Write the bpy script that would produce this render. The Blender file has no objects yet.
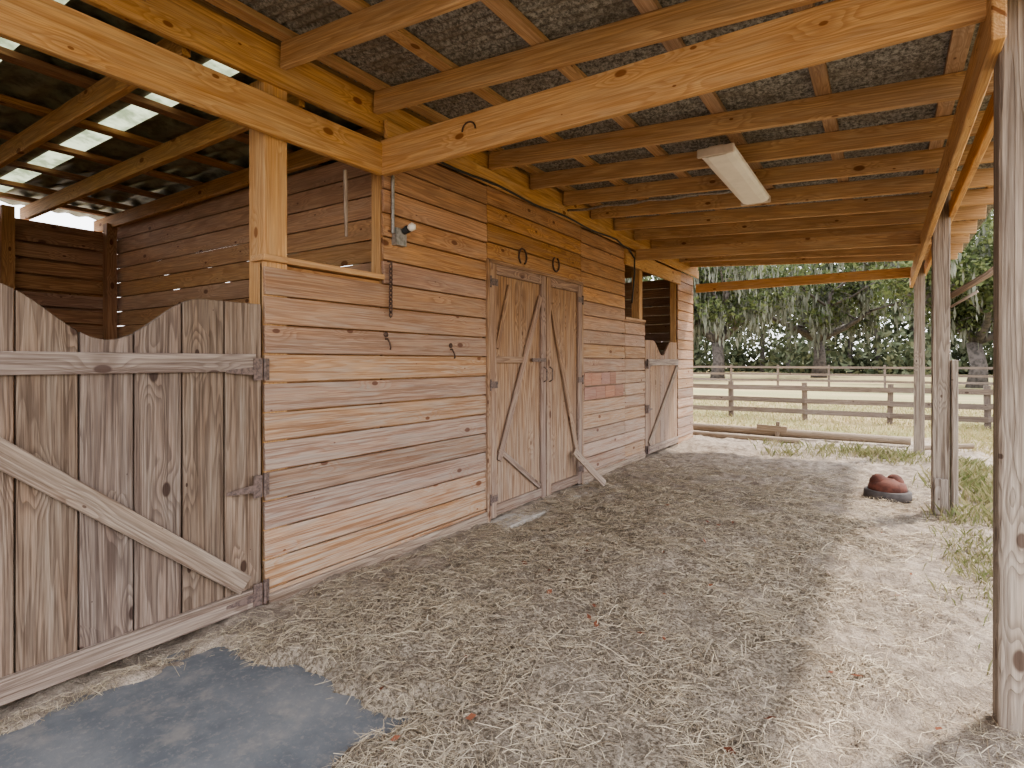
import bpy, math, random
import numpy as np
from mathutils import Vector, noise
random.seed(7); rng=np.random.default_rng(7)
scene=bpy.context.scene
COL=scene.collection
WX=-2.89
R=random.random
def U(a,b): return random.uniform(a,b)

# ------------------------------------------------------------ node helpers
def newmat(name):
    m=bpy.data.materials.new(name); m.use_nodes=True
    nt=m.node_tree; nt.nodes.clear()
    out=nt.nodes.new('ShaderNodeOutputMaterial'); b=nt.nodes.new('ShaderNodeBsdfPrincipled')
    nt.links.new(b.outputs[0],out.inputs[0])
    return m,nt,b
class N:
    def __init__(s,nt): s.nt=nt
    def set(s,inp,v):
        if v is None: return
        if hasattr(v,'is_output'): s.nt.links.new(v,inp)
        else:
            if isinstance(v,tuple) and len(v)==3 and inp.type=='RGBA': v=(*v,1)
            inp.default_value=v
    def math(s,op,a,b=None,c=None,clamp=False):
        n=s.nt.nodes.new('ShaderNodeMath'); n.operation=op; n.use_clamp=clamp
        s.set(n.inputs[0],a); s.set(n.inputs[1],b); s.set(n.inputs[2],c); return n.outputs[0]
    def mix(s,f,a,b,mode='MIX'):
        n=s.nt.nodes.new('ShaderNodeMix'); n.data_type='RGBA'; n.blend_type=mode
        s.set(n.inputs[0],f); s.set(n.inputs[6],a); s.set(n.inputs[7],b); return n.outputs[2]
    def noise(s,vec,scale=1.0,detail=3,rough=.5,dist=0.0):
        n=s.nt.nodes.new('ShaderNodeTexNoise'); s.set(n.inputs['Vector'],vec)
        n.inputs['Scale'].default_value=scale; n.inputs['Detail'].default_value=detail
        n.inputs['Roughness'].default_value=rough; n.inputs['Distortion'].default_value=dist
        return n.outputs[0]
    def vmul(s,vec,sc):
        n=s.nt.nodes.new('ShaderNodeVectorMath'); n.operation='MULTIPLY'
        s.set(n.inputs[0],vec); n.inputs[1].default_value=sc; return n.outputs[0]
    def smooth(s,v,a,b,lo=0.0,hi=1.0):
        n=s.nt.nodes.new('ShaderNodeMapRange'); n.interpolation_type='SMOOTHSTEP'
        s.set(n.inputs[0],v); n.inputs[1].default_value=a; n.inputs[2].default_value=b
        n.inputs[3].default_value=lo; n.inputs[4].default_value=hi; return n.outputs[0]
    def bump(s,h,strength,dist=.01):
        n=s.nt.nodes.new('ShaderNodeBump'); n.inputs['Strength'].default_value=strength
        n.inputs['Distance'].default_value=dist; s.set(n.inputs['Height'],h); return n.outputs[0]
    def pos(s):
        return s.nt.nodes.new('ShaderNodeNewGeometry').outputs['Position']
    def island(s):
        return s.nt.nodes.new('ShaderNodeNewGeometry').outputs['Random Per Island']
    def xyz(s,v):
        n=s.nt.nodes.new('ShaderNodeSeparateXYZ'); s.set(n.inputs[0],v); return n.outputs
    def hsv(s,col,h=.5,sat=1.0,val=1.0):
        n=s.nt.nodes.new('ShaderNodeHueSaturation'); s.set(n.inputs['Color'],col)
        s.set(n.inputs['Hue'],h); s.set(n.inputs['Saturation'],sat); s.set(n.inputs['Value'],val); return n.outputs[0]

def wood(name,light,dark,weather,zlo=None,zhi=None,wmax=.85,wmin=0.0,rough=.6,ringk=.55,bump=.35,var=.22,knotk=.9,streak=.45):
    m,nt,b=newmat(name); n=N(nt)
    at=nt.nodes.new('ShaderNodeAttribute'); at.attribute_name='grain'; g=at.outputs['Vector']
    vo=nt.nodes.new('ShaderNodeTexVoronoi'); vo.voronoi_dimensions='2D'; vo.inputs['Scale'].default_value=1.0; n.set(vo.inputs['Vector'],n.vmul(g,(1.9,3.6,0)))
    kd=vo.outputs['Distance']; kr=n.xyz(vo.outputs['Color'])[0]
    near=n.math('MULTIPLY',n.smooth(kd,.03,.32,1,0),n.smooth(kr,.2,.6))
    field=n.math('ADD',n.noise(n.vmul(g,(.34,7,7)),1,2,.5,.15),n.math('MULTIPLY',near,.13))
    ring=n.math('FRACT',n.math('MULTIPLY',field,18))
    ring=n.math('MULTIPLY',n.smooth(ring,.2,.85),n.smooth(ring,.9,1.0,1,0))
    fib=n.noise(n.vmul(g,(5,190,190)),1,2,.6)
    blot=n.noise(n.vmul(g,(1.2,5,5)),1,3,.6)
    stk=n.noise(n.vmul(g,(1.2,48,48)),1,4,.7)
    isl=n.island()
    col=n.mix(n.math('MULTIPLY',ring,ringk),light,dark)
    col=n.mix(n.smooth(blot,.45,.72,0,.45),col,dark)
    if weather:
        wn=n.noise(n.vmul(g,(2.0,16,16)),1,4,.65)
        if zlo is not None:
            z=n.xyz(n.pos())[2]
            base=n.smooth(z,zlo,zhi,wmax,wmin)
        else: base=wmax
        wf=n.math('ADD',base,n.math('MULTIPLY',n.math('SUBTRACT',wn,.5),1.5),clamp=True)
        wf=n.math('MULTIPLY',wf,n.math('ADD',n.math('MULTIPLY',n.math('MULTIPLY',ring,-1.0),.4),1.0))
        col=n.mix(wf,col,weather)
        bb=n.math('ADD',n.math('MULTIPLY',base,.7),.3) if zlo is not None else .8
        col=n.mix(n.math('MULTIPLY',n.smooth(stk,.48,.62,0,streak),bb),col,tuple(c*.85 for c in dark))
    ks=n.math('ADD',n.math('MULTIPLY',n.math('POWER',kr,2.0),.085),.008)
    kn=n.math('SUBTRACT',1.0,n.math('DIVIDE',kd,ks),clamp=True)
    knot=n.smooth(kn,.0,.35)
    col=n.mix(n.math('MULTIPLY',knot,knotk),col,tuple(c*k for c,k in zip(dark,(.5,.38,.35))))
    col=n.mix(n.smooth(fib,.35,.7,.35,0),col,tuple(c*.6 for c in dark))
    val=n.math('ADD',n.math('MULTIPLY',isl,var*2),1-var)
    i2=n.math('FRACT',n.math('MULTIPLY',isl,37.7))
    col=n.hsv(col,n.math('ADD',n.math('MULTIPLY',i2,.010),.491),n.math('ADD',n.math('MULTIPLY',i2,.25),.83),val)
    n.set(b.inputs['Base Color'],col); b.inputs['Roughness'].default_value=rough
    b.inputs['Specular IOR Level'].default_value=.3
    h=n.math('ADD',n.math('MULTIPLY',ring,-.5),n.math('MULTIPLY',fib,.8))
    n.set(b.inputs['Normal'],n.bump(h,bump,.004))
    return m
def plain(name,col,rough=.6,metal=0,var=.1,scale=20,bump=.2,dark=None):
    m,nt,b=newmat(name); n=N(nt)
    f=n.noise(n.pos(),scale,4,.6)
    c=n.mix(n.smooth(f,.35,.7),col,dark or tuple(x*(1-var*2) for x in col))
    n.set(b.inputs['Base Color'],c); b.inputs['Roughness'].default_value=rough; b.inputs['Metallic'].default_value=metal
    n.set(b.inputs['Normal'],n.bump(f,bump,.005)); return m

M_siding=wood('siding_wood',(.60,.325,.14),(.25,.115,.05),(.375,.30,.24),.7,2.7,1.0,.12,.55,.6,.4,.16,.9,.72)
M_beam=wood('beam_wood',(.66,.40,.20),(.36,.175,.075),(.50,.39,.27),None,None,.25,0,.6,.55,.3,.10,.9,.35)
M_rafter=wood('rafter_wood',(.60,.38,.21),(.30,.16,.08),(.46,.36,.265),None,None,.35,0,.65,.55,.3,.16,.9,.4)
M_door=wood('stall_door_wood',(.27,.175,.12),(.085,.052,.036),(.315,.26,.215),None,None,.5,0,.6,.75,.7,.14,.9,.8)
M_brace=wood('brace_wood',(.34,.245,.18),(.14,.085,.06),(.42,.355,.30),None,None,.55,0,.6,.7,.6,.1,.8,.7)
M_bdoor=wood('barn_door_wood',(.42,.25,.135),(.15,.075,.045),(.37,.30,.245),0.1,2.2,.85,.2,.6,.75,.5,.12,.8,.7)
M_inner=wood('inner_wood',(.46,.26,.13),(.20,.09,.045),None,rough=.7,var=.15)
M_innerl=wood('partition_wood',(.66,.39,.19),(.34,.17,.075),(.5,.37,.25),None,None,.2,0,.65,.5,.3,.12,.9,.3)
M_post=wood('post_wood',(.32,.245,.19),(.12,.085,.065),(.38,.33,.285),0.2,2.6,.8,.35,.7,.75,1.0,.1,.8,.8)
M_red=wood('red_siding_wood',(.44,.21,.13),(.26,.11,.07),(.38,.26,.20),None,None,.5,0,.6,.4,.3,.16,.8,.4)
M_fence=wood('fence_wood',(.16,.115,.085),(.08,.055,.04),(.23,.185,.15),None,None,.5,0,.8,.5,.3,.15)
M_pole=wood('timber_wood',(.28,.21,.15),(.14,.10,.065),(.34,.28,.22),None,None,.5,0,.8,.5,.3,.15)
M_iron=plain('rusty_iron',(.14,.085,.065),.7,.4,.3,60)
M_hinge=plain('hinge_iron',(.20,.14,.12),.6,.2,.3,60)
M_black=plain('black_rubber',(.03,.03,.03),.6)
M_pan=plain('dusty_rubber',(.10,.085,.08),.8,0,.2,12)
M_steel=plain('dull_steel',(.4,.38,.35),.45,.6,.2,40)
M_white=plain('old_white_plastic',(.80,.74,.68),.45,0,.05,6,.02)
M_lamp=plain('lamp_housing',(.62,.52,.45),.5,0,.1,8,.02)
M_redclay=plain('red_mineral',(.155,.055,.038),.85,0,.25,12,.3)

# ------------------------------------------------------------ mesh builder
class MB:
    def __init__(s): s.v=[];s.f=[];s.g=[];s.m=[]
    def box(s,p0,p1,w,t,up=(0,0,1),mi=0,taper=1.0):
        p0=Vector(p0);p1=Vector(p1);L=(p1-p0);l=L.length;L.normalize()
        up=Vector(up);W=(up-L*up.dot(L)).normalized();T=L.cross(W)
        o=Vector((U(0,50),U(0,50),U(0,50)));b=len(s.v)
        for (a,q) in ((0,p0),(l,p1)):
            k=1 if a==0 else taper
            for (x,y) in ((-.5,-.5),(.5,-.5),(.5,.5),(-.5,.5)):
                s.v.append(q+W*x*w*k+T*y*t*k); s.g.append(o+Vector((a,x*w+y*t,y*t)))
        for f in ((0,1,2,3),(7,6,5,4),(0,4,5,1),(1,5,6,2),(2,6,7,3),(3,7,4,0)):
            s.f.append(tuple(b+i for i in f)); s.m.append(mi)
    def tube(s,pts,r,n=8,mi=0,cap=True):
        pts=[Vector(p) for p in pts]; rs=r if isinstance(r,(list,tuple)) else [r]*len(pts)
        o=Vector((U(0,50),U(0,50),U(0,50)));b=len(s.v);a=0;ref=None
        for i,p in enumerate(pts):
            if i: a+=(p-pts[i-1]).length
            d=(pts[min(i+1,len(pts)-1)]-pts[max(i-1,0)]).normalized()
            if ref is None: ref=Vector((0,0,1)) if abs(d.z)<.9 else Vector((1,0,0))
            A=(ref-d*ref.dot(d)).normalized(); ref=A; B=d.cross(A)
            for k in range(n):
                t=2*math.pi*k/n; q=(A*math.cos(t)+B*math.sin(t))*rs[i]
                s.v.append(p+q); s.g.append(o+Vector((a,q.dot(A),q.dot(B))))
        for i in range(len(pts)-1):
            for k in range(n):
                s.f.append((b+i*n+k,b+i*n+(k+1)%n,b+(i+1)*n+(k+1)%n,b+(i+1)*n+k)); s.m.append(mi)
        if cap:
            s.f.append(tuple(b+k for k in range(n))[::-1]); s.m.append(mi)
            e=b+(len(pts)-1)*n; s.f.append(tuple(e+k for k in range(n))); s.m.append(mi)
    def prism(s,poly,x0,x1,mi=0):
        b=len(s.v);k=len(poly);o=Vector((U(0,50),U(0,50),U(0,50)))
        for x in (x0,x1):
            for (y,z) in poly:
                s.v.append(Vector((x,y,z))); s.g.append(o+Vector((z,y,x)))
        s.f.append(tuple(b+i for i in range(k))[::-1]); s.f.append(tuple(b+k+i for i in range(k)))
        s.m+=[mi,mi]
        for i in range(k):
            j=(i+1)%k; s.f.append((b+i,b+j,b+k+j,b+k+i)); s.m.append(mi)
    def lathe(s,c,prof,n=32,mi=0):
        b=len(s.v);c=Vector(c)
        for (r,z) in prof:
            for k in range(n):
                t=2*math.pi*k/n; s.v.append(c+Vector((r*math.cos(t),r*math.sin(t),z))); s.g.append(Vector((r,t,z)))
        for i in range(len(prof)-1):
            for k in range(n):
                s.f.append((b+i*n+k,b+i*n+(k+1)%n,b+(i+1)*n+(k+1)%n,b+(i+1)*n+k)); s.m.append(mi)
    def make(s,name,mats,bevel=0,smooth=False,parent=None):
        me=bpy.data.meshes.new(name); me.from_pydata([tuple(v) for v in s.v],[],s.f)
        a=me.attributes.new('grain','FLOAT_VECTOR','POINT'); a.data.foreach_set('vector',[c for g in s.g for c in g])
        for m in mats: me.materials.append(m)
        me.polygons.foreach_set('material_index',s.m)
        if smooth: me.polygons.foreach_set('use_smooth',[True]*len(s.f))
        me.update(); ob=bpy.data.objects.new(name,me); COL.objects.link(ob)
        import bmesh
        bm=bmesh.new(); bm.from_mesh(me); bmesh.ops.recalc_face_normals(bm,faces=bm.faces); bm.to_mesh(me); bm.free()
        if bevel:
            md=ob.modifiers.new('b','BEVEL'); md.width=bevel; md.segments=1; md.limit_method='ANGLE'
        if parent: ob.parent=parent
        return ob
def npmesh(name,verts,faces,mat,smooth=False):
    me=bpy.data.meshes.new(name)
    nv=len(verts);nf=len(faces);k=faces.shape[1]
    me.vertices.add(nv); me.vertices.foreach_set('co',verts.astype(np.float32).ravel())
    me.loops.add(nf*k); me.loops.foreach_set('vertex_index',faces.astype(np.int32).ravel())
    me.polygons.add(nf); me.polygons.foreach_set('loop_start',np.arange(0,nf*k,k,dtype=np.int32))
    me.polygons.foreach_set('loop_total',np.full(nf,k,dtype=np.int32))
    me.materials.append(mat); me.update(calc_edges=True)
    if smooth: me.polygons.foreach_set('use_smooth',[True]*nf)
    ob=bpy.data.objects.new(name,me); COL.objects.link(ob); return ob

# ------------------------------------------------------------ camera
cam=bpy.data.cameras.new('camera'); co=bpy.data.objects.new('camera',cam); COL.objects.link(co)
co.location=(0,0,1.4); co.rotation_euler=(math.radians(90),0,math.radians(33.34))
cam.sensor_width=36; cam.lens=567/1024*36; cam.shift_y=-22/1024; cam.clip_end=500; cam.clip_start=.05
scene.camera=co

# ------------------------------------------------------------ front wall (left side of the aisle)
BH=.165
mb=MB()
def siding(y0,y1,z0,z1,out=0.0,joints=True,mi=0,x=WX):
    z=z0;r=0
    while z<z1-.02:
        h=min(BH,z1-z); segs=[y0,y1]
        if joints and y1-y0>2.5 and R()<.7: segs=[y0,U(y0+.8,y1-.8),y1]
        for a,b in zip(segs[:-1],segs[1:]):
            j=U(-.002,.002)
            mb.box((x-.012+out+j,a+.002,z+h/2),(x-.012+out+j,b-.002,z+h/2),h-.009,.024,up=(-.05,0,1),mi=mi)
        z+=BH
siding(1.885,4.0,-.04,1.96,joints=False)
siding(2.78,4.0,1.94,2.95,joints=False)
siding(4.0,5.82,2.285,2.95,joints=False)
siding(5.82,7.13,-.04,2.95)
siding(7.13,7.88,-.04,1.97)
siding(9.44,10.33,-.04,2.95)
z=-.04
while z<2.9:
    mb.box((WX,10.33,z+.08),(-7.4,10.33,z+.08),BH-.006,.022); z+=BH
for r,zz in enumerate((.95,1.115)):
    a=5.9
    while a<6.9-.1*r:
        w=U(.18,.34); mb.box((WX+.003,a,zz+.083),(WX+.003,a+w-.004,zz+.083),BH-.02,.012,mi=1); a+=w
mb.make('wall_left',[M_siding,M_red],bevel=.003)
mb=MB()
for (a,b,z0,z1) in ((1.89,2.78,0,1.96),(2.80,3.98,0,2.95),(4.0,5.8,2.3,2.95),(5.84,7.1,0,2.95),(7.15,7.86,0,1.96),(9.46,10.3,0,2.95)):
    mb.box((WX-.045,a,(z0+z1)/2),(WX-.045,b,(z0+z1)/2),z1-z0,.02)
mb.box((WX-.05,1.87,1.985),(WX-.05,2.78,1.985),.13,.035,up=(1,0,0),mi=1)
mb.box((WX-.05,7.13,1.985),(WX-.05,7.88,1.985),.13,.035,up=(1,0,0),mi=1)
mb.make('trim_1',[M_inner,M_beam],bevel=.003)
mb=MB(); mb.box((WX+.008,1.9,.03),(WX+.008,4.0,.03),.14,.02); mb.box((WX+.008,5.85,.03),(WX+.008,7.85,.03),.14,.02)
mb.make('baseboard_left',[M_brace],bevel=.003)
def post(name,x,y,z0,z1,s=.145,mat=M_beam,lean=(0,0)):
    m=MB(); m.box((x,y,z0),(x+lean[0],y+lean[1],z1),s,s,up=(1,0,0)); return m.make(name,[mat],bevel=.006)
post('wood_post',-2.98,1.965,-.05,3.0,.15)
post('wood_post',-2.975,2.83,1.9,2.96,.09)
post('wood_post',-2.98,7.80,1.95,2.96,.12)
post('wood_post',-2.975,.30,-.05,3.0,.14)
post('wood_post',-2.975,9.48,-.05,2.96,.10)
mb=MB(); mb.box((-2.865,-1.2,2.775),(-2.865,2.735,2.775),.215,.045); mb.make('header_beam',[M_beam],bevel=.004)
mb=MB(); mb.box((-2.88,7.1,2.8),(-2.88,9.5,2.8),.2,.045); mb.make('header_beam',[M_beam],bevel=.004)
mb=MB(); mb.box((-2.90,-1.2,3.085),(-2.90,10.6,3.085),.23,.045); mb.make('plate_beam',[M_beam],bevel=.004)
mb=MB(); mb.box((-2.85,2.76,2.99),(-2.85,10.5,2.99),.13,.03); mb.make('plate_beam',[M_beam],bevel=.004)
mb=MB(); mb.box((-2.945,-1.3,3.16),(-2.945,10.65,3.16),.24,.03); mb.make('light_stop_board',[M_rafter],bevel=.004)  # added board, stops sky light leaking in between plate and roof

# ------------------------------------------------------------ lean-to roof framing
SL=-.062
def zr(x,base=3.07): return base+(x+2.89)*SL
ys=[.5,1.24,1.98,2.68,4.0,4.68,5.36,6.04,6.72,7.4,8.08,8.76,9.44,10.05]
for y in ys:
    m=MB(); dy=U(-.02,.02)
    m.box((-2.86,y,zr(-2.86)+.07),(.85,y+dy,zr(.85)+.07+U(-.008,.008)),.142,.042)
    m.make('roof_rafter',[M_rafter],bevel=.004)
m=MB(); m.box((-2.86,2.745,2.785),(.36,2.745,2.80),.235,.045); m.make('tie_beam',[M_beam],bevel=.005)
m=MB(); m.box((-2.84,10.33,2.72),(.5,10.33,2.74),.15,.045); m.make('tie_beam',[M_beam],bevel=.005)
m=MB(); m.box((-2.84,7.4,2.86),(.5,7.43,2.72),.15,.042); m.make('tie_beam',[M_rafter],bevel=.005)
m=MB(); m.box((.335,2.6,2.64),(.335,10.6,2.64),.21,.042); m.make('girder_beam',[M_beam],bevel=.005)
m=MB(); m.box((.50,-.5,2.77),(.50,10.6,2.77),.14,.042); m.make('girder_beam',[M_beam],bevel=.005)
mb=MB()
for x in (-2.8,-2.22,-1.58,-.95,-.32,.32,.82):
    zz=zr(x)+.142+.02
    mb.box((x,-.4,zz),(x,10.65,zz),.038,.085,up=(0,0,1))
mb.make('roof_purlins',[M_rafter],bevel=.002)
mr,nt,b=newmat('weathered_metal'); n=N(nt)
p=n.pos(); a=n.noise(p,42,5,.8); c=n.noise(n.vmul(p,(1,2,1)),3,3,.6)
col=n.mix(n.smooth(a,.38,.64),(.085,.078,.068),(.42,.41,.385)); col=n.mix(n.smooth(c,.4,.7,0,.5),col,(.17,.14,.105))
n.set(b.inputs['Base Color'],col); b.inputs['Metallic'].default_value=.1; b.inputs['Roughness'].default_value=.6
def corr(name,x0,x1,y0,y1,zf,mat,per=.068,amp=.008):
    ny=int((y1-y0)/per*6)
    yy=np.linspace(y0,y1,ny); V=[]
    for x in (x0,x1):
        z=zf(x)+amp*np.sin(yy*2*np.pi/per); V.append(np.stack([np.full(ny,x),yy,z],1))
    V=np.concatenate(V); i=np.arange(ny-1); F=np.stack([i,i+1,ny+i+1,ny+i],1)
    return npmesh(name,V,F,mat,True)
corr('ceiling',-3.0,.95,-.45,10.7,lambda x:zr(x)+.142+.048,mr)
mr2,nt,b=newmat('barn_metal'); n=N(nt)
a=n.noise(n.pos(),9,4,.7); n.set(b.inputs['Base Color'],n.mix(n.smooth(a,.35,.65),(.12,.13,.09),(.32,.35,.26)))
b.inputs['Metallic'].default_value=.4; b.inputs['Roughness'].default_value=.35
bz=lambda x:3.17+(x+2.89)*.012
corr('ceiling_barn',-7.9,-2.93,-1.5,.96,bz,mr2,.2,.012)
corr('ceiling_barn',-7.9,-2.93,1.12,1.80,bz,mr2,.2,.012)
corr('ceiling_barn',-7.9,-2.93,1.96,10.7,bz,mr2,.2,.012)
ms,nt,b=newmat('fibreglass_skylight'); n=N(nt)
t=nt.nodes.new('ShaderNodeBsdfTranslucent'); n.set(t.inputs[0],n.mix(n.smooth(n.noise(n.pos(),5,4,.7),.35,.65),(.10,.115,.07),(.24,.26,.18)))
nt.links.new(t.outputs[0],[q for q in nt.nodes if q.type=='OUTPUT_MATERIAL'][0].inputs[0])
corr('skylight_panel',-7.9,-2.97,.94,1.14,lambda x:bz(x)+.01,ms,.2,.012)
corr('skylight_panel',-7.9,-2.97,1.78,1.98,lambda x:bz(x)+.01,ms,.2,.012)
mb=MB()
for x in (-3.4,-4.1,-4.8,-5.5,-6.2,-6.9,-7.4): mb.box((x,-1.4,3.13+(x+2.89)*.012),(x,10.6,3.13+(x+2.89)*.012),.038,.09)
mb.make('barn_purlins',[M_inner])
for y in (.15,.82,1.5,2.185,2.86,7.1,7.8,8.5,9.2,9.9):
    m=MB(); m.box((-2.97,y,3.03),(-7.7,y,2.97),.14,.045); m.make('barn_rafter',[M_innerl],bevel=.003)

# ------------------------------------------------------------ stall interior walls
def slat(name,p0,p1,z0,z1,gap,mat=M_inner):
    m=MB(); z=z0
    while z<z1-.05:
        m.box((p0[0],p0[1],z+.08),(p1[0],p1[1],z+.08),BH-gap,.025); z+=BH
    return m.make(name,[mat],bevel=.002)
slat('wall_partition',(-2.93,2.96),(-7.4,2.96),0,2.98,.008,M_innerl)
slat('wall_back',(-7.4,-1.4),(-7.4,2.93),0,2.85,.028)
slat('wall_back',(-7.50,-1.4),(-7.50,2.93),-.08,2.85,.004)  # extra backing added behind the slats so their gaps stay dark
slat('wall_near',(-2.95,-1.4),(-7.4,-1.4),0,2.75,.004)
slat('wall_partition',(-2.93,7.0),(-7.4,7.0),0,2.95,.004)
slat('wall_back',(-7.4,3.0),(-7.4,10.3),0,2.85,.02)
m=MB()
for y in (1.95,2.85): m.box((-7.3,y,0),(-7.3,y,2.95),.1,.1,up=(1,0,0))
m.make('wall_studs',[M_inner])

# ------------------------------------------------------------ stall doors
def ztop(u):
    c=.75; d=abs(u-c)
    if d>.42: return 1.72
    return 1.50+.22*(.5-.5*math.cos(math.pi*d/.42))
def stall_door(y1,mirror=False):
    root=bpy.data.objects.new('stall_door',None); COL.objects.link(root)
    m=MB(); W=.214
    for k in range(7):
        a=y1-W*(k+1)+.004; b=y1-W*k-.004
        top=[(y,ztop(y1-y)) for y in np.linspace(b,a,10)]
        m.prism([(a,.05),(b,.05)]+top,WX-.03+U(-.002,.002),WX-.002)
    L=y1-7*W
    if not mirror:
        m.box((WX+.012,L+.02,1.395),(WX+.012,y1-.05,1.395),.095,.028,mi=1)
        m.box((WX+.012,L+.02,.115),(WX+.012,y1-.05,.115),.10,.028,mi=1)
        m.box((WX+.014,L+.06,1.31),(WX+.014,y1-.11,.20),.10,.026,mi=1)
    else:
        m.box((WX+.012,L+.05,1.395),(WX+.012,y1-.02,1.395),.095,.028,mi=1)
        m.box((WX+.012,L+.05,.115),(WX+.012,y1-.02,.115),.10,.028,mi=1)
        m.box((WX+.014,y1-.06,1.31),(WX+.014,L+.11,.20),.10,.026,mi=1)
    m.make('door_boards',[M_door if not mirror else M_bdoor,M_brace],bevel=.003,parent=root)
    h=MB()
    ye=y1-.02 if not mirror else L+.02
    sgn=-1 if not mirror else 1
    for z in (1.36,.72,.13):
        h.box((WX+.032,ye,z),(WX+.032,ye+sgn*.05,z),.12,.006)
        h.box((WX+.030,ye+sgn*.04,z-.01),(WX+.030,ye+sgn*.2,z-.01),.045,.005,taper=.35)
        h.tube([(WX+.035,ye-sgn*.015,z-.06),(WX+.035,ye-sgn*.015,z+.06)],.008,8)
        h.box((WX+.012,ye-sgn*.02,z),(WX+.012,ye-sgn*.055,z),.12,.006)
    h.make('hinges',[M_hinge],parent=root)
    return root
stall_door(1.868)
stall_door(9.40,True)

# ------------------------------------------------------------ double barn doors
def leaf(y0,y1,flip):
    root=bpy.data.objects.new('barn_door',None); COL.objects.link(root)
    m=MB(); z0,z1=.03,2.265; w=.09; X=WX+.012
    k=2; s=(y1-y0)/k
    for i in range(k):
        m.box((WX-.012,y0+s*(i+.5),z0),(WX-.012,y0+s*(i+.5),z1),s-.0015,.02,up=(0,1,0))
    for yy in (y0+w/2,y1-w/2): m.box((X,yy,z0),(X,yy,z1),w,.025,up=(0,1,0),mi=1)
    for zz in (z0+w/2+.02,z1-w/2): m.box((X,y0+w,zz),(X,y1-w,zz),w,.025,mi=1)
    if not flip:
        m.box((X,y0+w,1.42),(X,y0+.55,1.42),.06,.02,mi=1)
        m.box((X+.003,y1-w-.01,2.05),(X+.003,y0+w+.05,.52),.07,.02,mi=1)
        m.box((X+.002,y0+w+.02,1.52),(X+.002,y0+w+.22,2.1),.05,.018,mi=1)
        m.box((X+.002,y0+w+.05,.62),(X+.002,y1-w-.02,.16),.05,.018,mi=1)
    else:
        m.box((X+.003,y0+w+.02,2.0),(X+.003,y1-w-.02,.4),.08,.02,mi=1)
    m.make('leaf_boards',[M_bdoor,M_bdoor],bevel=.003,parent=root)
    h=MB(); ye=y0 if not flip else y1; sg=1 if not flip else -1
    for z in (2.1,1.2,.2):
        h.box((X+.018,ye,z),(X+.018,ye+sg*.1,z),.06,.005)
        h.tube([(X+.02,ye-sg*.008,z-.05),(X+.02,ye-sg*.008,z+.05)],.008)
    if not flip:
        h.box((X+.02,y1-.28,1.42),(X+.02,y1-.02,1.42),.035,.008)
    yy=(y1-.05) if not flip else (y0+.05)
    h.tube([(X+.015,yy,1.2),(X+.05,yy,1.22),(X+.05,yy,1.33),(X+.015,yy,1.35)],.007)
    h.make('hardware',[M_hinge],parent=root)
leaf(4.02,4.985,False); leaf(5.0,5.80,True)
m=MB()
m.box((WX+.0,4.0,0),(WX,4.0,2.29),.035,.05,up=(0,1,0)); m.box((WX,5.82,0),(WX,5.82,2.29),.035,.05,up=(0,1,0)); m.box((WX,3.99,2.285),(WX,5.83,2.285),.035,.05)
m.make('door_frame',[M_bdoor],bevel=.002)
M_conc=plain('concrete',(.50,.45,.40),.85,0,.15,14,.3)
m=MB(); m.box((WX+.12,3.9,-.024),(WX+.12,5.95,-.024),.26,.07,up=(1,0,0)); m.make('door_threshold',[M_conc],bevel=.01)
m=MB(); m.box((WX+.30,5.80,.05),(WX+.05,5.55,.42),.1,.022,up=(0,1,.3)); 
m.make('loose_board',[M_brace],bevel=.003)

# ------------------------------------------------------------ outer posts
def outer(y,s=.14,z1=2.98,stub=False):
    m=MB(); m.box((.42,y,-.1),(.42+U(-.01,.01),y,z1),s,s,up=(1,0,0))
    if stub:
        m.box((.52,y-.02,-.05),(.52,y-.02,1.42),.05,.13,up=(1,0,0))
        m.box((.42,y-.09,.0),(.42,y-.09,.35),.1,.03,up=(1,0,0))
    return m.make('wood_post',[M_post],bevel=.008)
outer(2.79,.145); outer(6.47,.13,2.98,True); outer(10.33,.13); outer(-.7,.14)

# ------------------------------------------------------------ shop light
root=bpy.data.objects.new('fluorescent_light',None); COL.objects.link(root)
m=MB(); cx=-.98; y0,y1=4.05,5.5; zb=2.90
m.box((cx,y0,zb-.015),(cx,y1,zb-.015),.03,.10); m.make('housing',[M_lamp],bevel=.004,parent=root)
m=MB(); prof=[(-.12,0),(-.118,-.025),(-.1,-.045),(-.06,-.055),(.06,-.055),(.1,-.045),(.118,-.025),(.12,0)]
for yy in (y0+.02,y1-.02):
    for (x,z) in prof: m.v.append(Vector((cx+x,yy,zb-.015+z))); m.g.append(Vector((yy,x,z)))
k=len(prof)
for i in range(k): m.f.append((i,(i+1)%k,k+(i+1)%k,k+i)); m.m.append(0)
m.make('diffuser',[M_white],parent=root)
m=MB()
for yy in (y0,y1):
    m.box((cx,yy-.012,zb-.04),(cx,yy+.012,zb-.04),.062,.25)
m.make('end_caps',[M_lamp],bevel=.006,parent=root)
m=MB(); m.tube([(cx,y0+.1,zb),(cx,y0+.1,3.09)],.006); m.tube([(cx,y1-.12,zb),(cx,y1-.12,3.09)],.006)
m.make('hangers',[M_steel],parent=root)
m=MB(); pts=[(-2.83,5.39,3.02)]
for i in range(1,9): pts.append((-2.83+i*.23,5.41-i*.02,3.03-.014*i-(.02 if i%2 else 0)))
m.tube(pts,.012,6); m.make('electrical_conduit',[M_steel],smooth=True)
m=MB(); pts=[]
y=2.9
while y<7.3: pts.append((-2.825,y,2.93+.012*math.sin(y*5)-(.03 if y>6.9 else 0))); y+=.2
pts+=[(-2.83,7.32,2.8),(-2.84,7.34,2.6),(-2.86,7.3,2.2)]
m.tube(pts,.011,6); m.make('black_cable',[M_black],smooth=True)
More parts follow.
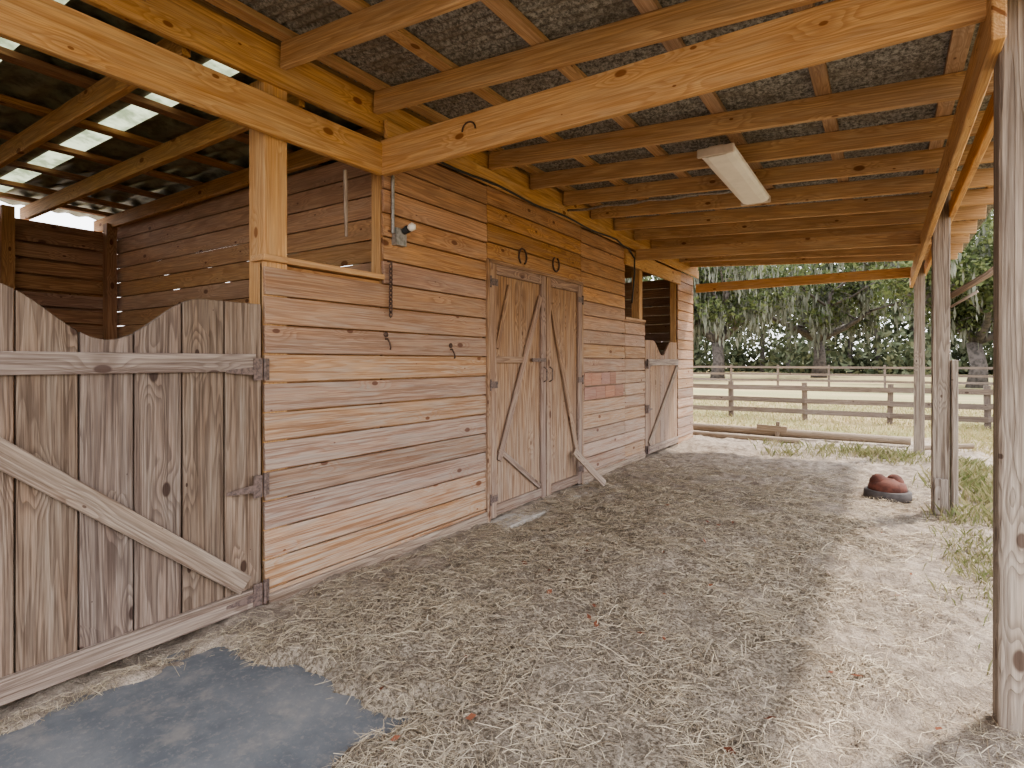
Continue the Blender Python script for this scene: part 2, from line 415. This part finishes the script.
root=bpy.data.objects.new('bulb_socket',None); COL.objects.link(root)
m=MB(); m.box((WX+.02,2.86,2.28),(WX+.02,2.96,2.28),.12,.05,mi=0); m.tube([(WX+.02,2.85,2.3),(WX+.02,2.85,2.7)],.012,8,mi=0)
m.tube([(WX+.04,2.93,2.32),(WX+.08,2.94,2.34)],[.022,.028],10,mi=1); m.make('box',[M_steel,M_black],parent=root)
m=MB(); m.tube([(WX+.08,2.94,2.34),(WX+.095,2.945,2.345),(WX+.12,2.95,2.355),(WX+.135,2.953,2.36)],[.015,.028,.028,.008],12); m.make('bulb',[M_white],smooth=True,parent=root)
m=MB()
def link(c,r,ax):
    pts=[]
    for i in range(9):
        t=2*math.pi*i/8
        pts.append(Vector(c)+(Vector((math.cos(t)*r*.6,0,math.sin(t)*r)) if ax else Vector((0,math.cos(t)*r*.6,math.sin(t)*r))))
    m.tube(pts,.005,5,cap=False)
for i in range(12): link((WX+.03,2.82,2.06-i*.03),.021,i%2)
m.tube([(WX,2.82,2.1),(WX+.04,2.82,2.09),(WX+.04,2.82,2.06)],.005)
m.make('hanging_chain',[M_iron])
for (y,z) in ((2.8,1.56),(3.5,1.5)):
    m=MB(); m.tube([(WX,y,z),(WX+.02,y,z),(WX+.04,y,z-.03),(WX+.04,y+.01,z-.06),(WX+.025,y+.02,z-.07)],.006,8); m.tube([(WX,y,z+.03),(WX+.008,y,z+.03)],.02); m.make('wall_hook',[M_iron],smooth=True)
for (y,z,s) in ((4.55,2.40,.075),(5.2,2.42,.075)):
    m=MB(); pts=[]
    for i in range(15):
        t=math.radians(-60+300*i/14); pts.append((WX+.02,y+s*math.cos(t)*.9,z+s*math.sin(t)*(-1 if y>5 else 1)))
    m.tube(pts,.009,6); m.make('horseshoe',[M_iron],smooth=True)
m=MB(); m.tube([(-2.87,2.44,2.2),(-2.87,2.435,2.4),(-2.87,2.43,2.62)],[.009,.013,.012],8); m.make('hanging_stick',[M_brace])
m=MB(); m.tube([(-2.1+.05*math.cos(t),2.715,2.80+.05*math.sin(t)) for t in np.linspace(0,math.pi,9)],.005,6); m.make('beam_hook',[M_iron])
m=MB(); m.tube([(.5,6.5,2.0),(.75,6.35,2.16),(.95,6.2,2.36)],.028,12); m.tube([(.5,6.5,1.9),(.68,6.4,2.02)],.012,8); m.make('bracket_pipe',[M_brace],smooth=True)

# ------------------------------------------------------------ ground
def sm(a,b,x):
    t=max(0,min(1,(x-a)/(b-a))); return t*t*(3-2*t)
GX0,GX1,GY0,GY1,ST=-3.1,2.2,-1.2,13.0,.025
nx=int((GX1-GX0)/ST)+1; ny=int((GY1-GY0)/ST)+1
Hh=np.zeros((ny,nx),np.float32)
def height(x,y):
    e=.16*noise.noise((x*2.6,y*2.6,3))+.07*noise.noise((x*9,y*9,1))+.03*noise.noise((x*22,y*22,1))
    m=sm(-2.80,-2.68,x+e*.8)*(1-sm(-1.62,-1.46,x+e*.8-.06*(y-1.2)))*(1-sm(1.52,1.70,y+e*1.2-.10*(x+2.1)))
    h=.028+.034*noise.noise((x*1.3,y*1.3,0))+.030*noise.noise((x*4,y*4,7))+.018*noise.noise((x*12,y*12,2))+.010*noise.noise((x*28,y*28,5))
    h+=.095*math.exp(-((x+2.0)**2/.35+(y-2.25)**2/.30))+.06*math.exp(-((x+1.3)**2/.5+(y-3.9)**2/.9))
    h+=.045*math.exp(-((x+1.2)**2/.2+(y-1.8)**2/.3))
    h-=.05*math.exp(-((x+2.6)**2/.05+(y-4.8)**2/.8))
    h=h*(1-m)-.03*m
    ed=min(1,min(x-GX0,GX1-x,y-GY0,GY1-y)/.5)
    ed=sm(0,1,ed) if x>-2.6 else 1
    return h*ed-.012*(1-ed)
for j in range(ny):
    y=GY0+j*ST
    for i in range(nx): Hh[j,i]=height(GX0+i*ST,y)
xs=GX0+np.arange(nx)*ST; yy=GY0+np.arange(ny)*ST
XX,YY=np.meshgrid(xs,yy); V=np.stack([XX,YY,Hh],2).reshape(-1,3)
ii,jj=np.meshgrid(np.arange(nx-1),np.arange(ny-1)); q=(jj*nx+ii).ravel()
F=np.stack([q,q+1,q+nx+1,q+nx],1)
def gh(x,y):
    i=np.clip(((x-GX0)/ST),0,nx-1.001);j=np.clip(((y-GY0)/ST),0,ny-1.001)
    inside=(x>GX0)&(x<GX1)&(y>GY0)&(y<GY1)
    return np.where(inside,Hh[j.astype(int),i.astype(int)],-.01)
mg,nt,b=newmat('ground_soil'); n=N(nt)
P=n.pos(); X,Y,Z=n.xyz(P)
n1=n.noise(P,1.3,4,.6); n2=n.noise(P,9,5,.7); n3=n.noise(P,60,4,.7); n4=n.noise(P,170,2,.6)
sand=n.mix(n.smooth(n2,.38,.62),(.45,.37,.30),(.27,.22,.18))
hay=n.mix(n.smooth(n3,.40,.58),(.14,.11,.08),(.45,.375,.295))
hay=n.mix(n.smooth(n2,.45,.65,0,.6),hay,(.20,.165,.13))
hay=n.mix(n.smooth(n1,.5,.7,0,.4),hay,(.15,.125,.10))
hx=n.math('MULTIPLY',n.smooth(X,-.7,.5,1,.15),n.smooth(Y,5.0,8.0,1,.15))
hx=n.math('MULTIPLY',hx,n.smooth(X,-2.7,-2.2,.35,1))
hf=n.smooth(n.math('ADD',hx,n.math('MULTIPLY',n.math('SUBTRACT',n1,.5),2.6)),.3,.8,.12,.9)
soil=n.mix(hf,sand,hay); soil=n.mix(n.smooth(n4,.35,.5,.45,0),soil,(.13,.105,.085))
g1=n.noise(P,.35,5,.65)
grass=n.mix(n.smooth(g1,.4,.6),(.38,.285,.16),(.22,.21,.09)); grass=n.mix(n.smooth(n2,.35,.7,.5,0),grass,(.18,.14,.08))
far=n.mix(n.smooth(n.noise(n.vmul(P,(.3,1,1)),.25,3,.6),.4,.6),(.42,.32,.18),(.27,.25,.13))
grass=n.mix(n.smooth(Y,18,30),grass,far)
gf=n.math('MAXIMUM',n.smooth(n.math('ADD',X,n.math('MULTIPLY',n.math('SUBTRACT',n2,.5),1.6)),1.0,1.7),n.smooth(n.math('ADD',Y,n.math('MULTIPLY',n1,1.5)),12.2,14.0))
col=n.mix(gf,soil,grass)
n.set(b.inputs['Base Color'],col); b.inputs['Roughness'].default_value=.95; b.inputs['Specular IOR Level'].default_value=.1
n.set(b.inputs['Normal'],n.bump(n.math('ADD',n2,n.math('MULTIPLY',n3,.6)),1.0,.03))
npmesh('floor',V,F,mg,True)
V=np.array([[-150,-60,-.02],[150,-60,-.02],[150,200,-.02],[-150,200,-.02]],float); npmesh('ground_field',V,np.array([[0,1,2,3]]),mg)
mm,nt,b=newmat('stall_mat'); n=N(nt); P=n.pos()
a=n.noise(P,2.2,5,.65); c=n.noise(P,45,4,.7); d=n.noise(P,6,5,.65)
col=n.mix(n.smooth(a,.35,.65),(.105,.112,.125),(.17,.172,.178)); col=n.mix(n.smooth(c,.5,.7,0,.35),col,(.30,.27,.24)); col=n.mix(n.smooth(d,.50,.70,0,.5),col,(.28,.25,.22))
n.set(b.inputs['Base Color'],col); b.inputs['Roughness'].default_value=.8; n.set(b.inputs['Normal'],n.bump(c,.4,.005))
m=MB(); m.box((-2.05,-1.1,-.008),(-2.05,1.95,-.008),.03,1.58); m.make('stall_mat',[mm],bevel=.004)

# ------------------------------------------------------------ hay
def islmat(name,cols,rough=.8,trans=0.0):
    m,nt,b=newmat(name); n=N(nt); r=nt.nodes.new('ShaderNodeValToRGB'); r.color_ramp.interpolation='LINEAR'
    cr=r.color_ramp
    while len(cr.elements)<len(cols): cr.elements.new(.5)
    for i,c in enumerate(cols): cr.elements[i].position=i/(len(cols)-1); cr.elements[i].color=(*c,1)
    n.set(r.inputs[0],n.island()); n.set(b.inputs['Base Color'],r.outputs[0]); b.inputs['Roughness'].default_value=rough
    b.inputs['Specular IOR Level'].default_value=.2
    if trans:
        t=nt.nodes.new('ShaderNodeBsdfTranslucent'); n.set(t.inputs[0],r.outputs[0]); mx=nt.nodes.new('ShaderNodeMixShader')
        mx.inputs[0].default_value=trans; nt.links.new(b.outputs[0],mx.inputs[1]); nt.links.new(t.outputs[0],mx.inputs[2])
        nt.links.new(mx.outputs[0],[x for x in nt.nodes if x.type=='OUTPUT_MATERIAL'][0].inputs[0])
    return m
M_hay=islmat('hay',[(.14,.105,.075),(.48,.38,.265),(.29,.24,.18),(.64,.53,.38),(.41,.345,.27),(.21,.17,.13),(.70,.59,.44)])
def straws(name,n,x0,x1,y0,y1,mat,lmin,lmax,w,dens,pw=1.5):
    x=rng.uniform(x0,x1,n);y=y0+(y1-y0)*rng.random(n)**pw
    keep=rng.random(n)<dens(x,y); x=x[keep];y=y[keep];n=len(x)
    a=rng.uniform(0,2*np.pi,n);l=rng.uniform(lmin,lmax,n)*(.4+1.2*rng.random(n)**2);tl=rng.normal(0,.16,n)
    ww=w*rng.uniform(.6,1.4,n)*(.6+.14*y)
    dx,dy=np.cos(a),np.sin(a);px,py=-dy,dx
    z=gh(x,y)+rng.uniform(.002,.020,n)
    bend=rng.normal(0,.2,n)*l
    V=np.zeros((n,6,3))
    for k,t in enumerate((-.5,0,.5)):
        off=bend*(.25-t*t)
        cx=x+dx*l*t+px*off;cy=y+dy*l*t+py*off;cz=z+tl*l*t+.01*(1-4*t*t)*rng.random(n)
        for s,sg in ((0,-1),(1,1)):
            V[:,k*2+s,0]=cx+px*ww*sg;V[:,k*2+s,1]=cy+py*ww*sg;V[:,k*2+s,2]=np.maximum(cz,gh(cx,cy)+.002)+sg*ww*.5
    V[:,:,0]=np.maximum(V[:,:,0],-2.86)
    b=np.arange(n)*6
    F=np.concatenate([np.stack([b,b+1,b+3,b+2],1),np.stack([b+2,b+3,b+5,b+4],1)])
    return npmesh(name,V.reshape(-1,3),F,mat)
def dens(x,y):
    onmat=(x>-2.74)&(x<-1.56)&(y<1.52)
    clump=.55+.42*np.sin(x*3.1+np.sin(y*2.3)*2)*np.sin(y*2.7+np.cos(x*1.9)*2)+.42*np.sin(x*9+y*4)*np.sin(y*8-x*3)
    d=np.clip((.9-x)/1.3,.15,1)*np.clip(clump,.08,1)*np.clip((8.6-y)/3,.05,1)
    return np.where(onmat,.03,d)
straws('hay_straw',220000,-2.80,.75,.7,9.5,M_hay,.03,.12,.0010,dens)
M_leaf=islmat('dead_leaf',[(.10,.035,.02),(.22,.09,.05),(.16,.06,.04)])
def cards(name,C,size,mat,droop=0.0,flat=0.0):
    n=len(C);nrm=rng.normal(0,1,(n,3)); nrm[:,2]+=flat*3; nrm/=np.linalg.norm(nrm,axis=1)[:,None]
    r=rng.normal(0,1,(n,3)); a=np.cross(nrm,r); a/=np.linalg.norm(a,axis=1)[:,None]
    if droop: 
        a=a*(1-droop)+np.array([0,0,-1])*droop; a/=np.linalg.norm(a,axis=1)[:,None]
    b=np.cross(nrm,a); b/=np.linalg.norm(b,axis=1)[:,None]
    s=(size*rng.uniform(.6,1.4,n))[:,None]; k=.55 if not droop else .2
    V=np.stack([C-a*s,C+b*s*k,C+a*s,C-b*s*k],1).reshape(-1,3)
    q=np.arange(n)*4; return npmesh(name,V,np.stack([q,q+1,q+2,q+3],1),mat)
n_=60; lx=rng.uniform(-2.4,.3,n_);ly=rng.uniform(1.0,5.5,n_); cards('dead_leaves',np.stack([lx,ly,gh(lx,ly)+.02],1),.022,M_leaf,flat=1.0)

# ------------------------------------------------------------ weeds and grass
M_weed=islmat('weed_green',[(.13,.15,.06),(.22,.23,.11),(.36,.31,.18),(.17,.18,.08),(.40,.33,.21)],trans=.3)
M_dry=islmat('dry_grass',[(.40,.31,.17),(.28,.26,.12),(.46,.37,.22),(.20,.21,.08)],trans=.3)
def blades(name,C,hmin,hmax,w,mat):
    n=len(C);h=rng.uniform(hmin,hmax,n);a=rng.uniform(0,2*np.pi,n);ln=rng.uniform(.1,.9,n)*h
    p=np.stack([-np.sin(a),np.cos(a),np.zeros(n)],1)*w; d=np.stack([np.cos(a),np.sin(a),np.zeros(n)],1)
    V=np.stack([C-p,C+p,C+p*.7+d*(ln*.3)[:,None]+np.array([0,0,1])*(h*.6)[:,None],C-p*.2+d*ln[:,None]+np.array([0,0,1])*h[:,None]],1).reshape(-1,3)
    q=np.arange(n)*4; return npmesh(name,V,np.stack([q,q+1,q+2,q+3],1),mat)
def tuft(cs,per,sp):
    out=[]
    for (x,y) in cs:
        ax=x+rng.normal(0,sp,per);ay=y+rng.normal(0,sp,per); out.append(np.stack([ax,ay,gh(ax,ay)],1))
    return np.concatenate(out)
cs=[(rng.uniform(.5,1.1),rng.uniform(5.8,9.6)) for i in range(26)]
blades('weeds',tuft(cs,90,.11),.03,.16,.0035,M_weed)
cs=[(rng.uniform(.45,1.0),rng.uniform(3.2,5.6)) for i in range(22)]
blades('weeds',tuft(cs,60,.11),.02,.08,.0028,M_weed)
cs=[(rng.normal(-.5,.6),rng.normal(9.8,.5)) for i in range(22)]
blades('weeds',tuft(cs,70,.15),.02,.14,.004,M_weed)
gx=rng.uniform(.8,7,30000);gy=rng.uniform(3.5,16,30000); k=(gx>.95+.4*np.sin(gy*2)); gx=gx[k];gy=gy[k]
blades('grass_tufts',np.stack([gx,gy,gh(gx,gy)-.01],1),.03,.11,.006,M_dry)
gx=rng.uniform(-9,8,26000);gy=rng.uniform(12.2,24,26000)
blades('grass_tufts',np.stack([gx,gy,np.full(len(gx),-.02)],1),.03,.1,.010,M_dry)

# ------------------------------------------------------------ mineral feeder
root=bpy.data.objects.new('mineral_feeder',None); COL.objects.link(root)
fx,fy=.02,6.9; fz=float(gh(np.array([fx]),np.array([fy]))[0])-.01
m=MB(); m.lathe((fx,fy,fz),[(.0,.0),(.195,0),(.21,.02),(.205,.09),(.19,.10),(.175,.10),(.165,.05),(0,.05)],36)
m.make('rubber_pan',[M_pan],smooth=True,parent=root)
m=MB(); m.lathe((fx,fy,fz),[(0,.05),(.16,.05),(.17,.12),(.155,.165),(.10,.19),(.06,.215),(0,.215)],28)
for a in (0.6,3.3):
    cx_,cy_=fx+.075*math.cos(a),fy+.075*math.sin(a)
    m.lathe((cx_,cy_,fz+.14),[(.085,0),(.08,.05),(.055,.09),(.03,.108),(0,.112)],18)
m.make('mineral_block',[M_redclay],smooth=True,parent=root)

# ------------------------------------------------------------ fences and logs
def fence(y,x0,x1,x_ref,sp,h,rails,name='rail_fence'):
    m=MB(); x=x_ref-math.floor((x_ref-x0)/sp)*sp
    while x<x1:
        m.box((x,y,-.1),(x+U(-.02,.02),y,h+.04),.11,.11,up=(1,0,0))
        for z in rails: m.box((x,y-.07,z+U(-.01,.01)),(x+sp,y-.07,z+U(-.01,.01)),.12,.03)
        x+=sp
    m.make(name,[M_fence])
fence(15.5,-14,12,.09,1.72,.86,(.76,.46,.19))
fence(36,-40,30,0,2.6,1.2,(1.1,.7,.35))
m=MB(); m.tube([(-3.6,11.3,.13),(-1.5,11.25,.12),(.35,11.2,.12)],[.07,.075,.065],10); m.make('timber_rail',[M_pole],smooth=True)
m=MB(); m.tube([(-3.6,10.75,.06),(-2.0,10.7,.05),(-1.2,10.75,.05)],[.06,.06,.05],10); m.make('timber_rail',[M_pole],smooth=True)
m=MB(); m.box((-1.8,11.1,.0),(-1.8,11.1,.36),.07,.05); m.box((-1.62,11.1,.0),(-1.6,11.1,.33),.06,.05); m.box((-1.95,11.08,.22),(-1.45,11.08,.2),.1,.04); m.make('tie_stump',[M_pole])
m=MB(); m.tube([(.45,10.6,.1),(1.1,10.9,.14)],.04,8); m.make('timber_rail',[M_pole])

# ------------------------------------------------------------ trees
M_bark=plain('oak_bark',(.12,.10,.09),.9,0,.3,5,.6)
M_oak=islmat('oak_leaves',[(.04,.055,.02),(.09,.11,.045),(.15,.165,.075),(.065,.08,.032)],trans=.35)
M_moss=islmat('spanish_moss',[(.12,.125,.10),(.21,.21,.17),(.165,.17,.135)],trans=.25)
M_back=islmat('woodland_leaves',[(.05,.062,.034),(.10,.115,.065),(.17,.175,.11),(.075,.088,.05)],trans=.25)
def tree(x,y,H,moss=.4,leafn=26,seed=0):
    random.seed(seed); tb=MB(); tips=[]
    def br(p,d,l,r,dep):
        pts=[p];rs=[r];q=p.copy();dd=d.copy();k=4
        for i in range(k):
            dd=(dd+Vector((U(-.22,.22),U(-.22,.22),U(-.1,.16)))).normalized(); q=q+dd*l/k; pts.append(q.copy()); rs.append(r*(1-.45*(i+1)/k))
            if dep<=1: tips.append(q.copy())
        tb.tube(pts,rs,7 if dep>2 else 5)
        if dep>0:
            for i in range(3 if dep>1 else 2):
                a=U(0,6.28); e=U(.45,.95); s=Vector((math.cos(a),math.sin(a),U(-.1,.5)))
                br(pts[random.choice([2,3,4])],(dd*(1-e)+s*e).normalized(),l*U(.6,.85),rs[-1]*U(.6,.85),dep-1)
    root=Vector((x,y,-.1)); th=H*.2
    tb.tube([root,root+Vector((.1,0,th*.5)),root+Vector((U(-.3,.3),0,th))],[H*.04,H*.029,H*.026],10)
    top=root+Vector((0,0,th))
    for i in range(5):
        a=i*1.256+U(-.4,.4); br(top,Vector((math.cos(a),math.sin(a),U(.3,1.0))).normalized(),H*U(.25,.36),H*.018,3)
    rt=bpy.data.objects.new('oak_tree',None); COL.objects.link(rt)
    tb.make('trunk',[M_bark],smooth=True,parent=rt)
    T=np.array([tuple(t) for t in tips])
    T=T[rng.random(len(T))<.7]
    C=np.repeat(T,leafn,0)+rng.normal(0,H*.030,(len(T)*leafn,3))
    C=C[C[:,2]>H*.13]
    cards('foliage',C,H*.011,M_oak).parent=rt
    Tm=T[rng.random(len(T))<moss]
    if len(Tm):
        C=np.repeat(Tm,16,0)+rng.normal(0,H*.012,(len(Tm)*16,3)); C[:,2]-=np.abs(rng.normal(0,H*.06,len(C))); C=C[C[:,2]>1.4]
        cards('moss',C,H*.024,M_moss,droop=.88).parent=rt
for i,(x,y,H,ms) in enumerate([(-11,46,15,.8),(-5.0,58,17,.65),(4.2,40,13,.25),(9.5,46,15,.25),(-19,52,15,.6),(17,52,15,.3),(-28,50,15,.5),(26,46,14,.4)]):
    tree(x,y,H,ms,30,seed=i+11)
random.seed(5)
Cs=[];tb=MB()
for i in range(74):
    x=-80+i*2.25+U(-1,1);y=U(74,98);H=U(16,23)
    tb.tube([(x,y,-.1),(x+U(-.5,.5),y,H*.8)],[.3,.12],6)
    k=900; c=rng.normal(0,1,(k,3))*np.array([1.8,1.8,H*.22])+np.array([x,y,H*.5]); Cs.append(c[c[:,2]>.3])
    k=450; Cs.append(np.stack([x+rng.normal(0,1.8,k),72+rng.normal(0,1.5,k)+rng.uniform(0,20),np.abs(rng.normal(0,1.6+U(0,1.2),k))],1))
rt=bpy.data.objects.new('woodland',None); COL.objects.link(rt)
tb.make('trunks',[M_bark],parent=rt); cards('canopy',np.concatenate(Cs),.40,M_back).parent=rt

# ------------------------------------------------------------ light
w=bpy.data.worlds.new('world'); scene.world=w; w.use_nodes=True; nt=w.node_tree; n=N(nt)
bg=[x for x in nt.nodes if x.type=='BACKGROUND'][0]
tc=nt.nodes.new('ShaderNodeTexCoord'); z=n.xyz(tc.outputs['Generated'])[2]
n.set(bg.inputs[0],n.mix(n.smooth(z,0,.6),(.98,.98,1.0),(.88,.93,1.0))); bg.inputs[1].default_value=4.2
s=bpy.data.lights.new('sun','SUN'); s.energy=6.0; s.angle=math.radians(2.5); s.color=(1,.92,.81)
so=bpy.data.objects.new('sun',s); COL.objects.link(so)
az=math.radians(33);el=math.radians(53)
sd=Vector((math.sin(az)*math.cos(el),math.cos(az)*math.cos(el),math.sin(el)))
so.rotation_euler=(-sd).to_track_quat('-Z','Y').to_euler(); so.location=(5,5,12)
scene.view_settings.view_transform='AgX'
try: scene.view_settings.look='AgX - Medium High Contrast'
except Exception: pass
